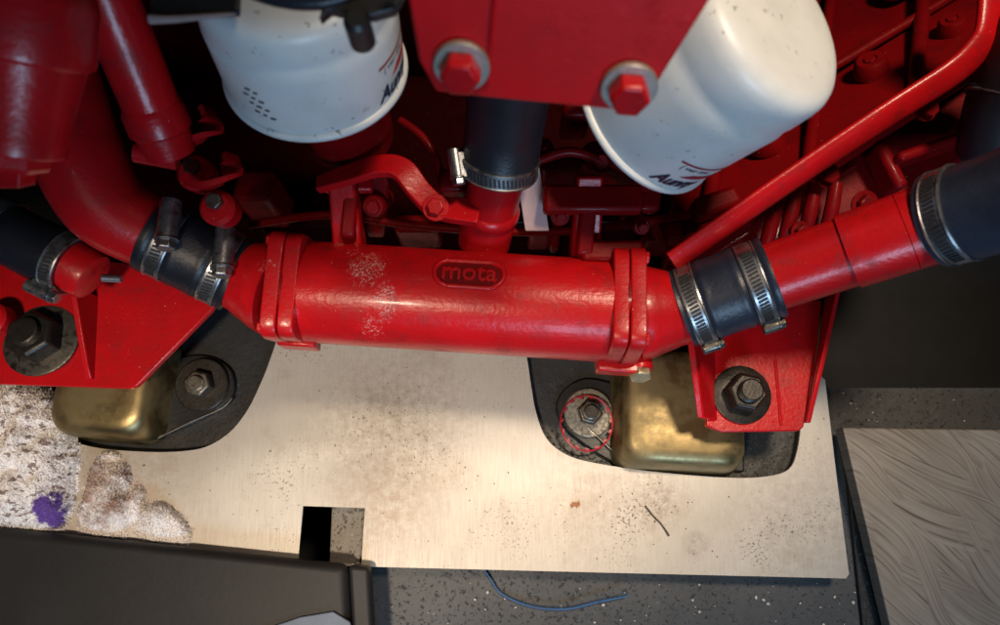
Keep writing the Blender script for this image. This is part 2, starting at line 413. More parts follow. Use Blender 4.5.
def clamp(label, c, axis, r, width, screw_dir, screw_axis, slots_from=-1.2, slots_to=1.2, slot_dir=None, sl=0.022, sk_=0.42, group='worm drive hose clamps', screw=True, mat='steel', screw_mat=None):
    """worm drive hose clamp: band with raised edges, slots, screw housing, hex screw."""
    a = V(axis).normalized()
    t_ = thing('hose_clamp', label, 'hose clamp', c, group)
    bm = BM(); hw = width / 2
    prof = [(-hw, r - 0.0005), (-hw, r + 0.0012), (-hw * 0.84, r + 0.0016), (-hw * 0.76, r + 0.0009), (hw * 0.76, r + 0.0009), (hw * 0.84, r + 0.0016), (hw, r + 0.0012), (hw, r - 0.0005)]
    lathe(bm, c, a, prof, 64, (False, False)); link('band', bm, mat, t_, smooth=30)
    sd = slot_dir or screw_dir
    n0 = (V(sd) - a * V(sd).dot(a)).normalized(); t0 = a.cross(n0)
    bm = BM(); k = int((slots_to - slots_from) * r / 0.0026)
    for i in range(k):
        ph = slots_from + (slots_to - slots_from) * i / k
        nd = n0 * math.cos(ph) + t0 * math.sin(ph); td = -n0 * math.sin(ph) + t0 * math.cos(ph)
        sk = (td + a * 0.18).normalized()
        boxv(bm, c + nd * (r + 0.0008), nd * 0.0006, sk.cross(nd).normalized() * hw * 0.52, sk * 0.00075)
    o = link('band_slot', bm, 'slot', t_, smooth=None); o['kind'] = 'stuff'
    if screw:
        n1 = (V(screw_dir) - a * V(screw_dir).dot(a)).normalized()
        ax = V(screw_axis); ax = (ax - n1 * ax.dot(n1) ).normalized()
        sr = width * sk_; p0 = c + n1 * (r + sr * 0.95) - ax * sl * 0.5
        bm = BM(); lathe(bm, p0, ax, [(0, sr * 0.9), (0.0006, sr), (sl * 0.8, sr), (sl * 0.82, sr * 0.92)], 20)
        boxv(bm, c + n1 * (r + sr * 0.35), n1 * sr * 0.5, ax * sl * 0.35, n1.cross(ax) * sr * 0.95)
        mat = screw_mat or mat; h = link('screw_housing', bm, mat, t_, smooth=35)
        bolt(t_, p0 + ax * sl * 0.82, ax, sr * 0.92, sr * 0.9, mat, wr=sr * 1.12, wh=0.0012, wmat=mat, name='clamp_screw', wname='screw_collar')
    return t_

def text_mesh(body, size, extrude=0.0, shear=0.0, bold=0.0):
    cu = bpy.data.curves.new('txt', 'FONT'); cu.body = body; cu.size = size; cu.extrude = extrude; cu.shear = shear
    cu.align_x = 'CENTER'; cu.align_y = 'CENTER'; cu.resolution_u = 3; cu.offset = bold
    o = bpy.data.objects.new('txt', cu); COL.objects.link(o)
    bpy.context.view_layer.update()
    me = bpy.data.meshes.new_from_object(o.evaluated_get(bpy.context.evaluated_depsgraph_get()))
    COL.objects.unlink(o); bpy.data.objects.remove(o); 
    bm = BM(); bm.from_mesh(me); bpy.data.meshes.remove(me)
    bmesh.ops.triangulate(bm, faces=bm.faces)
    for _ in range(2):
        le = [e for e in bm.edges if e.calc_length() > size * 0.25]
        if le: bmesh.ops.subdivide_edges(bm, edges=le, cuts=1)
    return bm
def wrap(bm, c, n, xdir, ydir, r, round_axis):
    """map local (x,y,z) onto a cylinder; round_axis 'y' bends y, 'x' bends x."""
    for v in bm.verts:
        x, y, z = v.co
        if round_axis == 'y':
            ph = y / r; v.co = c + xdir * x + (n * math.cos(ph) + ydir * math.sin(ph)) * (r + z)
        else:
            ph = x / r; v.co = c + ydir * y + (n * math.cos(ph) + xdir * math.sin(ph)) * (r + z)
    return bm

# ================================================================== SETTING
ZF = -0.032
bm = BM()
prism(bm, [V((-1.6, 1.6, -0.14)), V((1.6, 1.6, -0.14)), V((1.6, -1.6, -0.14)), V((-1.6, -1.6, -0.14))], down(0.02))
struct('deep_bilge', bm, 'deep', smooth=None)
# painted bearers that carry the mounts, seen through the cut-outs of the plate
for (x0, x1, x2, x3, y0, y1) in ((-60, 300, 300, -60, 300, 462), (500, 812, 812, 500, 330, 486)):
    bm = BM()
    prism(bm, [P(x0, y0, -0.012), P(x1, y0, -0.012), P(x2, y1, -0.012), P(x3, y1, -0.012)], down(0.016))
    struct('engine_bearer', bm, 'bearer', bevel=0.003)
# gritty beam seen through the square hole
bm = BM(); prism(bm, [P(333, 480, -0.014), P(420, 480, -0.014), P(416, 568, -0.014), P(329, 566, -0.014)], down(0.014))
struct('floor_beam', bm, 'beam', bevel=0.001)
# dark strip between plate and board
bm = BM(); prism(bm, [P(842, 432, -0.026), P(876, 432, -0.026), P(905, 650, -0.026), P(866, 650, -0.026)], down(0.004))
struct('floor_strip', bm, 'bearer', bevel=0.001)

# ================================================================== COVER PLATE
def plate2d(name, loops, z, th, mat, parent=None):
    cu = bpy.data.curves.new('pl', 'CURVE'); cu.dimensions = '2D'; cu.fill_mode = 'BOTH'; cu.extrude = th / 2
    for lp in loops:
        s = cu.splines.new('POLY'); s.points.add(len(lp) - 1); s.use_cyclic_u = True
        for q, p in zip(s.points, lp): q.co = (p.x, p.y, 0, 1)
    o = bpy.data.objects.new('pl', cu); COL.objects.link(o); bpy.context.view_layer.update()
    me = bpy.data.meshes.new_from_object(o.evaluated_get(bpy.context.evaluated_depsgraph_get()))
    COL.objects.unlink(o); bpy.data.objects.remove(o)
    bm = BM(); bm.from_mesh(me); bpy.data.meshes.remove(me)
    bmesh.ops.remove_doubles(bm, verts=bm.verts, dist=1e-5)
    bmesh.ops.translate(bm, verts=bm.verts, vec=(0, 0, z - th / 2))
    return link(name, bm, mat, parent, smooth=30)
def smoothpx(pts, n=6):
    return [(p.x, p.y) for p in spline([V((a, b_, 0)) for a, b_ in pts], n)]
yf = P(500, 388, ZF).y
o = plate2d('bilge_floor', [[V((-1.6, yf, 0)), V((1.6, yf, 0)), V((1.6, -1.6, 0)), V((-1.6, -1.6, 0))], [P(a, b_, ZF) for a, b_ in ((280, 485), (345, 485), (343, 585), (276, 585))]], ZF, 0.03, 'floor')
o['kind'] = 'structure'
left_cut = smoothpx([(80, 444), (105, 449), (150, 452), (185, 451), (208, 446), (230, 432), (247, 411), (260, 385), (270, 360), (280, 330)])
right_cut = smoothpx([(521, 330), (527, 358), (531, 385), (536, 412), (545, 436), (560, 451), (585, 461), (640, 470), (700, 476), (745, 478), (775, 475), (790, 468), (797, 452), (801, 425), (803, 390), (804, 377)])
outer = [(-80, 437), (0, 440)] + left_cut + right_cut + [(821, 376), (825, 380), (837, 480), (849, 574), (846, 578.5), (600, 572.5), (361, 566.5), (200, 557), (-80, 545)]
hole = [(303, 506), (365, 508), (361.5, 564.5), (298, 561)]
o = plate2d('cover_plate', [[P(a, b_, 0) for a, b_ in outer], [P(a, b_, 0) for a, b_ in hole]], 0, 0.0025, 'plate')
tag(o, 'large speckled beige metal sheet with curved cut-outs and a small square hole', 'metal sheet')

# ================================================================== BOARD ON THE RIGHT
bm = BM(); zb = 0.0
prism(bm, [P(843, 427.5, zb), P(1080, 431, zb), P(1110, 700, zb), P(908, 700, zb)], down(0.016))
o = link('wooden_board', bm, 'board', smooth=None, bevel=0.0012)
tag(o, 'brown board with swirled brush strokes lying right of the beige sheet', 'board')

# ================================================================== ENGINE MOUNTS
def rrect(cx, cy, hx, hy, r, z, ang, n=6):
    out = []
    for sx, sy, a0 in ((1, 1, 0), (-1, 1, 90), (-1, -1, 180), (1, -1, 270)):
        for k in range(n + 1):
            ph = math.radians(a0 + 90 * k / n)
            x = sx * (hx - r) + r * math.cos(ph); y = sy * (hy - r) + r * math.sin(ph)
            out.append(V((cx + x * math.cos(ang) - y * math.sin(ang), cy + x * math.sin(ang) + y * math.cos(ang), z)))
    return out
def loft(bm, rings, cap=(True, True)):
    R = [[bm.verts.new(p) for p in r] for r in rings]
    n = len(R[0])
    for A, B in zip(R, R[1:]):
        for i in range(n): bm.faces.new((A[i], A[(i + 1) % n], B[(i + 1) % n], B[i]))
    if cap[0]: bm.faces.new(R[0][::-1])
    if cap[1]: bm.faces.new(R[-1])
    return bm
def mount(label, c, hx, hy, ang, foot, boltpx, wr, foot_edge, nutpx, wm='washer'):
    t_ = thing('engine_mount', label, 'engine mount', V((c.x, c.y, -0.012)), 'engine mounts')
    bm = BM(); R = []
    for z, k, rr in ((-0.008, 1.03, 0.016), (-0.004, 1.0, 0.015), (0.012, 0.965, 0.016), (0.022, 0.93, 0.017), (0.0275, 0.88, 0.018), (0.0305, 0.80, 0.017), (0.0315, 0.68, 0.015), (0.0318, 0.5, 0.012), (0.0318, 0.2, 0.004)):
        R.append(rrect(c.x, c.y, hx * k, hy * k, min(rr, hx * k * 0.9, hy * k * 0.9), z, ang))
    loft(bm, R); link('cup', bm, 'gold', t_, smooth=50)
    bm = BM(); prism(bm, [P(a, b_, -0.0065) for a, b_ in foot], down(0.005)); link('foot_plate', bm, 'blackpaint', t_, bevel=0.0015)
    bm = BM(); tube(bm, [P(a, b_, -0.004) for a, b_ in foot_edge], [0.0011] * len(foot_edge), 8, 4); link('foot_edge_bead', bm, 'bolt', t_)
    p = P(*boltpx, -0.0065)
    bolt(t_, p, (0.02, -0.05, 1), wr * 0.52, 0.012, 'bolt', wr, 0.004, wm, stud=0.004)
    # stud up through the mount to the bracket
    bm = BM(); q = P(*nutpx, 0.06); lathe(bm, V((q.x, q.y, 0.025)), V((0, 0, 1)), [(0, 0.012), (0.0305, 0.012)], 20); link('centre_stud', bm, 'bolt', t_)
    return t_
c = P(682, 408, 0.02)
mount('gold cup mount with pitted washer bolt left of it, under the right bracket', c, 0.055, 0.052, math.radians(-3),
      smoothpx([(640, 470), (612, 462), (585, 445), (562, 425), (556, 405), (565, 388), (585, 378), (610, 382), (640, 390)], 4) + [(740, 395), (745, 472)],
      (588, 413), 0.0215, [(588, 428), (598, 437), (612, 450), (628, 463), (650, 469)], (741, 396))
c = P(108, 384, 0.02)
mount('gold cup mount behind the rag, with dark bolt and washer to its right', c, 0.044, 0.046, math.radians(-4),
      smoothpx([(150, 440), (178, 430), (210, 415), (233, 395), (232, 372), (215, 358), (190, 355), (150, 365)], 4) + [(60, 370), (60, 435)],
      (203, 385), 0.0235, [(232, 398), (222, 408), (195, 420), (172, 431), (158, 438)], (43, 341), 'darknut')

# red toothed ring lying round the right foot bolt
t_ = thing('toothed_ring', 'thin red plastic ring with small teeth around the pitted washer', 'plastic ring', P(586, 424, 0.0))
cR = P(586.5, 423, 0.002); rR = S(26, cR)
bm = BM(); pts = [cR + V((math.cos(i * math.pi / 16) * rR, math.sin(i * math.pi / 16) * rR * 1.06, 0.0015 * math.sin(i * 0.39))) for i in range(33)]
tube(bm, pts, [0.0008] * 33, 8, 2); link('ring', bm, 'redplastic', t_)
for i in range(15):
    ph = 2 * math.pi * i / 15 + 0.1; d = V((math.cos(ph), math.sin(ph) * 1.06, 0)); q = cR + d * (rR - 0.0015)
    s_ = V((-math.sin(ph), math.cos(ph), 0))
    bm = BM(); boxv(bm, q, d * 0.0008, (s_ + d * 0.3) * 0.0016, V((0, 0, 0.0006))); link('tooth', bm, 'redplastic', t_, smooth=None)

# ================================================================== MOUNT BRACKETS
# right: folded channel bracket with stud nut
zt = 0.062
t_ = thing('mount_bracket', 'small red folded bracket with dark nut above the right gold mount', 'bracket', P(750, 400, zt - 0.004), 'engine mount brackets')
bm = BM(); prism(bm, [P(712, 300, zt), P(822, 300, zt), P(818, 345, zt), P(804, 427, zt), (P(799, 431, zt)), P(722, 432, zt), P(706, 426, zt)], down(0.006))
link('base_plate', bm, 'red', t_, bevel=0.0012)
bm = BM(); prism(bm, [P(711, 421, zt + 0.0), P(707, 300, zt), P(680, 285, zt + 0.045), P(688, 345, zt + 0.045), P(697, 418, zt + 0.010)], V((0.005, 0, 0)))
link('side_flange', bm, 'red', t_, bevel=0.001)
bm = BM(); prism(bm, [P(803, 423, zt), P(818, 345, zt), P(824, 300, zt), P(836, 290, zt + 0.03), P(824, 345, zt + 0.02), P(806, 423, zt + 0.004)], V((0.004, 0, 0)))
link('side_flange', bm, 'red', t_, bevel=0.001)
bm = BM(); tube(bm, [P(775, 360, zt), P(778, 390, zt), P(781, 425, zt)], [0.0014] * 3, 8, 3); link('weld_bead', bm, 'red', t_)
bolt(t_, P(741, 395, zt), (0, 0.02, 1), S(20, P(741, 390, zt)), 0.016, 'darknut', S(29, P(741, 390, zt)), 0.003, 'darknut', stud=0.008, name='stud_nut')
# left: triangular bracket with gusset and big washer
t_ = thing('mount_bracket', 'wide red bracket with slanted edge and gusset rib above the rag', 'bracket', P(80, 350, 0.056), 'engine mount brackets')
bm = BM(); prism(bm, [P(-60, 250, zt), P(240, 270, zt), P(211, 311, zt), P(137, 386, zt), P(130, 388.5, zt), P(-60, 382, zt)], down(0.006))
link('base_plate', bm, 'red', t_, bevel=0.0012)
g0 = P(88, 380, zt); g1 = P(92, 296, zt)
bm = BM(); prism(bm, [g0, g1, g1 + V((0, 0, 0.034)), g0.lerp(g1, 0.15) + V((0, 0, 0.010)), g0 + V((0, 0, 0.004))], V((0.005, 0, 0)))
link('gusset_rib', bm, 'red', t_, bevel=0.001)
pb = P(43, 341, zt)
bolt(t_, pb, (0.0, 0.10, 1), S(25, pb), 0.018, 'darknut', S(37, pb), 0.0035, 'bolt', stud=0.006, name='stud_nut', turn=0.1)
bm = BM(); lathe(bm, P(0, 322, 0.075), V((0, 0, 1)), [(0, 0.013), (0.012, 0.013), (0.014, 0.011)], 24); link('boss', bm, 'red', t_, smooth=30)

# ================================================================== HEAT EXCHANGER
E0 = P(311, 292, 0.130); E1 = P(606, 311, 0.130); EA = (E1 - E0).normalized(); EL = (E1 - E0).length
ER = S(51, (E0 + E1) / 2)
t_ = thing('heat_exchanger', 'long red cylindrical heat exchanger with bolted end caps and a raised badge', 'heat exchanger', (E0 + E1) / 2 - V((0, 0, ER)))
bm = BM(); lathe(bm, E0, EA, [(-0.004, ER)] + [(EL * k / 12, ER) for k in range(13)] + [(EL + 0.004, ER)], 72); link('barrel', bm, 'red_salt', t_)
def lobes(ph):     # square flange with rounded lugs
    return 1.0 / (abs(math.cos(ph + 0.12)) ** 7 + abs(math.sin(ph + 0.12)) ** 7) ** (1 / 7)
fl = 0.0105
for k, (c0, sg) in enumerate(((E0, -1), (E1, 1))):
    for j in range(2):
        bm = BM(); d0 = j * (fl + 0.0009)
        R_ = ER * (1.01 if j == 0 else 1.03)
        lathe(bm, c0 + EA * sg * d0, EA * sg, [(0, R_ * 0.97), (0.0006, R_ * 0.992), (0.0014, R_), (fl - 0.0008, R_), (fl, R_ * 0.985)], 120, polar=lobes)
        link('barrel_flange' if j == 0 else 'cap_flange', bm, 'red_salt' if k == 0 else 'red', t_, smooth=30)
    bm = BM(); lathe(bm, c0 + EA * sg * (fl - 0.001), EA * sg, [(0, ER * 1.02), (0.0036, ER * 1.02)], 60); link('gasket', bm, 'red_dark', t_)
    a, x, y = frame(EA * sg)
    for i in range(4):
        ph = math.pi / 4 + i * math.pi / 2 - 0.12
        q = c0 + (x * math.cos(ph) + y * math.sin(ph)) * ER * 1.15
        bolt(t_, q + EA * sg * (2 * fl + 0.0009), EA * sg, 0.0046, 0.003, 'red', name='flange_bolt')
for c0, sg in ((E0, -1), (E1, 1)):
    bm = BM(); q = c0 + EA * sg * (fl * 0.9) + V((0, -ER * (0.93 if sg < 0 else 1.02), -0.012)); boxv(bm, q, EA * (0.014 if sg < 0 else 0.0165), V((0, 0.0055, 0)), V((0, 0, 0.009))); link('flange_foot', bm, 'red', t_, bevel=0.0018)
# end caps: dome then spout towards the hose
HL0 = P(240, 276, 0.128); HL1 = P(150, 232, 0.150)          # left hose axis
HR0 = P(681, 309, 0.135); HR1 = P(775, 276, 0.160)          # right hose axis
for c0, sg, h0, h1, mt, rs in ((E0, -1, HL0, HL1, 'red_salt', 0.0245), (E1, 1, HR0, HR1, 'red', 0.0245)):
    d = 2 * fl + 0.0016
    pA = c0 + EA * sg * d; pB = c0 + EA * sg * (d + 0.008); pC = pB.lerp(h0, 0.55); pD = h0.lerp(h1, 0.30)
    bm = BM(); tube(bm, [pA, pA.lerp(h0, 0.3), pA.lerp(h0, 0.92), h0.lerp(h1, 0.06), pD], [ER * 0.95, ER * 0.90, rs * 1.06, rs, rs], 40, 5); link('end_cap', bm, mt, t_, smooth=30)
# drain plug on the right flange
pd = P(638, 357, 0.116)
bm = BM(); lathe(bm, pd, (0.02, -0.75, 0.25), [(-0.006, 0.0095), (0.010, 0.0095), (0.012, 0.0085)], 24); plug = link('drain_plug', bm, 'red', t_)
pdir = V((0.02, -0.75, 0.25)).normalized()
bolt(plug, pd + pdir * 0.012, pdir, 0.0085, 0.0055, 'brass', name='hex_head')
# support lugs on top, towards the block
for px in (348, 586):
    q = P(px, 300, 0.130)
    bm = BM(); prism(bm, [q + V((-0.011, 0.020, 0.0)), q + V((0.011, 0.020, 0.0)), q + V((0.009, 0.075, 0.045)), q + V((-0.009, 0.075, 0.045))], V((0, 0.010, -0.018)))
    link('support_lug', bm, 'red', t_, bevel=0.002)
# badge: raised stadium rim and letters on the barrel
ec = E0 + EA * ((P(470, 304, 0.13) - E0).dot(EA))
nv = (CP - ec); nv = (nv - EA * nv.dot(EA)).normalized(); tv = EA.cross(nv); tv = -tv if tv.y < 0 else tv
ab = math.radians(32); bn = nv * math.cos(ab) + tv * math.sin(ab); bt = -nv * math.sin(ab) + tv * math.cos(ab)
bw, bh = 0.0235, 0.0112
loop = []
for i in range(49):
    ph = 2 * math.pi * i / 48
    cx_ = (bw - bh) * (1 if math.cos(ph) >= 0 else -1)
    loop.append(V((cx_ + bh * math.cos(ph), bh * math.sin(ph) * 0.92, 0.0004)))
def onbar(v):
    ph = v.y / ER; return ec + EA * v.x + (bn * math.cos(ph) + bt * math.sin(ph)) * (ER + v.z)
bm = BM(); tube(bm, [onbar(v) for v in loop], [0.0019] * 49, 8, 2, cap=False); bmesh.ops.remove_doubles(bm, verts=bm.verts, dist=1e-5)
badge = link('badge_rim', bm, 'red', t_, smooth=60)
bm = BM(); st_ = []
for i in range(25):
    x_ = -bw + 2 * bw * i / 24; dx = max(0, abs(x_) - (bw - bh)); hy_ = 0.90 * math.sqrt(max(1e-9, bh * bh - dx * dx))
    st_.append([bm.verts.new(onbar(V((x_, hy_ * k / 3, 0.0003)))) for k in range(-3, 4)])
for A_, B_ in zip(st_, st_[1:]):
    for k in range(6): bm.faces.new((A_[k], B_[k], B_[k + 1], A_[k + 1]))
M['red_field'] = red_paint('grimy_badge_field', (0.17, 0.004, 0.006), 0.5, 0.2, None, 0.15, 0.15, 0.6)
link('badge_field', bm, 'red_field', badge, smooth=80)
bm = text_mesh('mota', 0.0195, 0.0017, 0, 0.0002)
for v in bm.verts: v.co.x *= 0.93; v.co.y = v.co.y * 0.95 
wrap(bm, ec, bn, EA, bt, ER, 'y'); link('badge_lettering', bm, 'red', badge, smooth=None)

# ================================================================== HOSES AND CLAMPS
cam_dir = lambda p: (CP - p).normalized()
def hose(label, pts, r, mat='rubber_blue', group='rubber coolant hoses', lip=0.001, pinch=None):
    bm = BM()
    if pinch:
        A, B = pts[0], pts[-1]; L = (B - A).length; pr = []
        for i in range(61):
            f = i / 60; k = r * 1.025
            for q in pinch: k += r * (-0.055 * math.exp(-((f - q) * L / 0.0075) ** 4) + 0.02 * math.exp(-(((abs(f - q) * L) - 0.0095) / 0.003) ** 2))
            pr.append((f * L, k))
        lathe(bm, A, B - A, [(0, r * 0.97)] + pr + [(L, r * 0.97)], 56)
    else:
        tube(bm, pts, [r + lip] + [r] * (len(pts) - 2) + [r + lip], 48, 10)
    o = link('coolant_hose', bm, mat, smooth=50); tag(o, label, 'hose', group); return o
# right short hose
r_h = 0.0275
hA = HR0.lerp(HR1, 0.02); hB = HR0.lerp(HR1, 0.98)
hose('short navy rubber hose joining the heat exchanger to the straight red pipe', [hA, hA.lerp(hB, 0.5), hB], r_h, pinch=(0.146, 0.8125))
ax = (HR1 - HR0).normalized()
for f_, lb in ((0.16, 'slotted steel hose clamp at the right end cap of the heat exchanger'), (0.80, 'slotted steel hose clamp where the straight red pipe enters the short hose')):
    c = HR0.lerp(HR1, f_)
    clamp(lb, c, ax, r_h, 0.0125, V((0.15, -1, -0.25)), V((0.9, -0.1, 0.1)), -1.0, 1.1, V((0.1, -0.35, 1)), sl=0.013, sk_=0.34, screw_mat='bolt')
# left hose, two clamps with upright screws
hA = HL0.lerp(HL1, 0.02); hB = HL0.lerp(HL1, 0.98)
hose('short black rubber hose joining the heat exchanger to the big red elbow', [hA, hA.lerp(hB, 0.5), hB], r_h, 'rubber', pinch=(0.1875, 0.79))
ax = (HL1 - HL0).normalized()
for f_, lb in ((0.20, 'steel hose clamp with upright screw at the left end cap of the heat exchanger'), (0.78, 'steel hose clamp with upright screw at the foot of the big red elbow')):
    c = HL0.lerp(HL1, f_)
    clamp(lb, c, ax, r_h, 0.0125, V((0.55, -0.05, 0.8)), V((0.0, -1, 0.0)), -0.3, 1.0, V((-0.1, -0.9, 0.55)), sl=0.034, sk_=0.56)

# ================================================================== STRAIGHT RED PIPE ON THE RIGHT
Q0 = P(768, 279, 0.160); Q1 = P(935, 222, 0.215); QA = (Q1 - Q0).normalized(); QL = (Q1 - Q0).length
t_ = thing('coolant_pipe', 'straight red pipe with a stepped coupling running up to the right edge', 'pipe', Q0)
rq = 0.0232
bm = BM(); lathe(bm, Q0, QA, [(-0.012, rq * 1.05), (0.0, rq * 1.05), (0.004, rq), (QL * 0.52, rq)], 40); link('tube', bm, 'red', t_)
bm = BM(); lathe(bm, Q0, QA, [(QL * 0.50, rq * 0.98), (QL * 0.505, rq * 1.07), (QL * 0.84, rq * 1.08), (QL * 0.845, rq * 1.0)], 40); link('coupling', bm, 'red', t_, smooth=30)
bm = BM(); lathe(bm, Q0, QA, [(QL * 0.84, rq * 1.02), (QL * 0.845, rq * 1.08), (QL * 1.2, rq * 1.08)], 40); link('hose_tail', bm, 'red', t_)
# big hose leaving the frame on the right
B0 = P(938, 220, 0.216); B1 = P(1010, 198, 0.250); B2 = P(1120, 150, 0.30)
hose('wide dark navy hose leaving the frame at the right edge', [B0, B1, B2], 0.0285)
ax = (B1 - B0).normalized(); c = B0.lerp(B1, 0.25)
clamp('broad slotted steel hose clamp at the end of the wide hose by the right edge', c, ax, 0.0287, 0.0130, V((0.2, 0.9, -0.6)), V((0.9, 0.1, 0.1)), -1.1, 1.1, V((0.1, -0.2, 1)), sl=0.018)
# second hose up in the right corner, seen end on
c = P(1012, 95, 0.20)
hose('black hose piece behind the wide navy hose at the right edge', [P(1000, 150, 0.17), c, P(1050, 20, 0.24)], 0.026, 'rubber')
clamp('bright hose clamp half cut off by the right edge below the curved red bar', c, V((0.35, 0.8, 0.5)), 0.0262, 0.012, V((1, 0, 0)), V((0, 1, 0)), -1.2, 1.2, V((-1, -0.2, 0.6)), screw=False)

# ================================================================== ENGINE BLOCK
t_ = thing('engine_block', 'dark red engine block filling the shadows behind the heat exchanger', 'engine block', V((0, 0.30, -0.05)))
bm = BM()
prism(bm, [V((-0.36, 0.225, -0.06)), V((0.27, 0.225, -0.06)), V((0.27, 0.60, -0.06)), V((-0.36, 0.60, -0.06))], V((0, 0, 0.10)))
link('casting', bm, 'red_deep_shade', t_, bevel=0.012, seg=3)
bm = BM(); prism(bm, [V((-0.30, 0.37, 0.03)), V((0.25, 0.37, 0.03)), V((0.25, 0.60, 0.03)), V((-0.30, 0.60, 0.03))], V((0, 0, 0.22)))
link('cylinder_head', bm, 'red_deep_shade', t_, bevel=0.012, seg=3)
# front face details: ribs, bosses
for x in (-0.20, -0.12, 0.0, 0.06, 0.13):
    bm = BM(); boxv(bm, V((x, 0.222, 0.02)), V((0.006, 0, 0)), V((0, 0.012, 0)), V((0, 0, 0.05))); link('casting_rib', bm, 'red_deep_shade', t_, bevel=0.003)
for (px, py, r_) in ((330, 150, 16), (375, 205, 12), (560, 215, 10), (600, 160, 14), (640, 225, 9), (545, 150, 9)):
    q = P(px, py, 0.150); r1 = S(r_, q)
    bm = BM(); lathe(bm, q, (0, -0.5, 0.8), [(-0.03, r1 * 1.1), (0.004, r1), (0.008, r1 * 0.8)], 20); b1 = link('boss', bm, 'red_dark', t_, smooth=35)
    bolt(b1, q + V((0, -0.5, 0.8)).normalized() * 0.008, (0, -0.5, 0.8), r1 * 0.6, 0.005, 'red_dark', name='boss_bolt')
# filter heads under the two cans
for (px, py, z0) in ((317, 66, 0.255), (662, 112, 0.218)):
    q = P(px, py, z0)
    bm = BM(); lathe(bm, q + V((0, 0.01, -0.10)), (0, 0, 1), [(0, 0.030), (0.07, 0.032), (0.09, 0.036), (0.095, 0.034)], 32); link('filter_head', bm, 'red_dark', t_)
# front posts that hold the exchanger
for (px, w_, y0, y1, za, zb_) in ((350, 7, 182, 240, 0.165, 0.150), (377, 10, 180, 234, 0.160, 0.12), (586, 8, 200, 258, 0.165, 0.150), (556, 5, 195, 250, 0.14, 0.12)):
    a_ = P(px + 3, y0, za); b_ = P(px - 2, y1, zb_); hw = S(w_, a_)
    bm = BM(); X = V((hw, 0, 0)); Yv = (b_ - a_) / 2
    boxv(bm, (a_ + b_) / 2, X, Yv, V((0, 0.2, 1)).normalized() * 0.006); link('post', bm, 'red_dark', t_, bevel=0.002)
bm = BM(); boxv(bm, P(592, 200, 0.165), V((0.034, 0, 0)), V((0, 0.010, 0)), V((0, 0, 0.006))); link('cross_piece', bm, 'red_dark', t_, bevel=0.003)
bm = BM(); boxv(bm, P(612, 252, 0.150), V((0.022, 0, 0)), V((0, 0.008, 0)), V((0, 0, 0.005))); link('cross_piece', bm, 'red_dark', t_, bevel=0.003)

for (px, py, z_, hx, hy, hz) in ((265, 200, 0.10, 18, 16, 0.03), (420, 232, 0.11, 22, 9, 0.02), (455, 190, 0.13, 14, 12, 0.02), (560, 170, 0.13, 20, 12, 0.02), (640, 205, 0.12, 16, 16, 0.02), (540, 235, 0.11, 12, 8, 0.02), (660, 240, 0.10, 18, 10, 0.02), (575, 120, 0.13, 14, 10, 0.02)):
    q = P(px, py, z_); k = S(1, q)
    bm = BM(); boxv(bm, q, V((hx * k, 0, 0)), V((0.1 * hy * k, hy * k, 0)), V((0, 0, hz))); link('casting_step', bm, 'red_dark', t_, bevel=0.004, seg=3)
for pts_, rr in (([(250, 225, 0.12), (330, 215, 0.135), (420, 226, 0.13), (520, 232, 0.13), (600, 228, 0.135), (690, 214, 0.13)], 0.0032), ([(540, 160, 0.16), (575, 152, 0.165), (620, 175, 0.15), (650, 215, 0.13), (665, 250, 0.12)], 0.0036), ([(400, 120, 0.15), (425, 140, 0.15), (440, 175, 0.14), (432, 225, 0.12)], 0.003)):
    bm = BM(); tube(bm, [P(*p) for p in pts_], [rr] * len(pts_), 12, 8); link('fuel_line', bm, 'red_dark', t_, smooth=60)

# ================================================================== FLYWHEEL HOUSING with bar rim (right)
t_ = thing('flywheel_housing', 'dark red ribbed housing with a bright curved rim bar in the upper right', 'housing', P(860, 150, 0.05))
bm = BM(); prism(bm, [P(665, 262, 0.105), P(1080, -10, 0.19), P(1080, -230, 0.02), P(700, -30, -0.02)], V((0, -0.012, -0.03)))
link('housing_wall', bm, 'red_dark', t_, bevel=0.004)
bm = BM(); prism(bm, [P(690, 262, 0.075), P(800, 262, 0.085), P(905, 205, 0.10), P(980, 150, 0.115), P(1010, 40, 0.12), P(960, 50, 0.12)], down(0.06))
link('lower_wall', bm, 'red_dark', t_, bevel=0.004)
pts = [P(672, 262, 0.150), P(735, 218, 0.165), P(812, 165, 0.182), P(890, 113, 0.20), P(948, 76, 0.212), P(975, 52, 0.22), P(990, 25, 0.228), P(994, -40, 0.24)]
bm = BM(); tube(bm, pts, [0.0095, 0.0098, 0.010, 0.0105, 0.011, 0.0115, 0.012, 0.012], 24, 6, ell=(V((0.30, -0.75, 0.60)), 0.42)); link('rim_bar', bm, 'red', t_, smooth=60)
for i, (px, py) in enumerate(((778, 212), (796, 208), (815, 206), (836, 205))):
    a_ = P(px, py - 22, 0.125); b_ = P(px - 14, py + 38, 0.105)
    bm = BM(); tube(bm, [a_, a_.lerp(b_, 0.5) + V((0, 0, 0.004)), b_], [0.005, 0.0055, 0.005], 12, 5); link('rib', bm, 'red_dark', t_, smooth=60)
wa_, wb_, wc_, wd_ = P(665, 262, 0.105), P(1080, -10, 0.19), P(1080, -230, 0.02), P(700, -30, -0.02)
def onwall(u, v): return wa_.lerp(wb_, u).lerp(wd_.lerp(wc_, u), v)
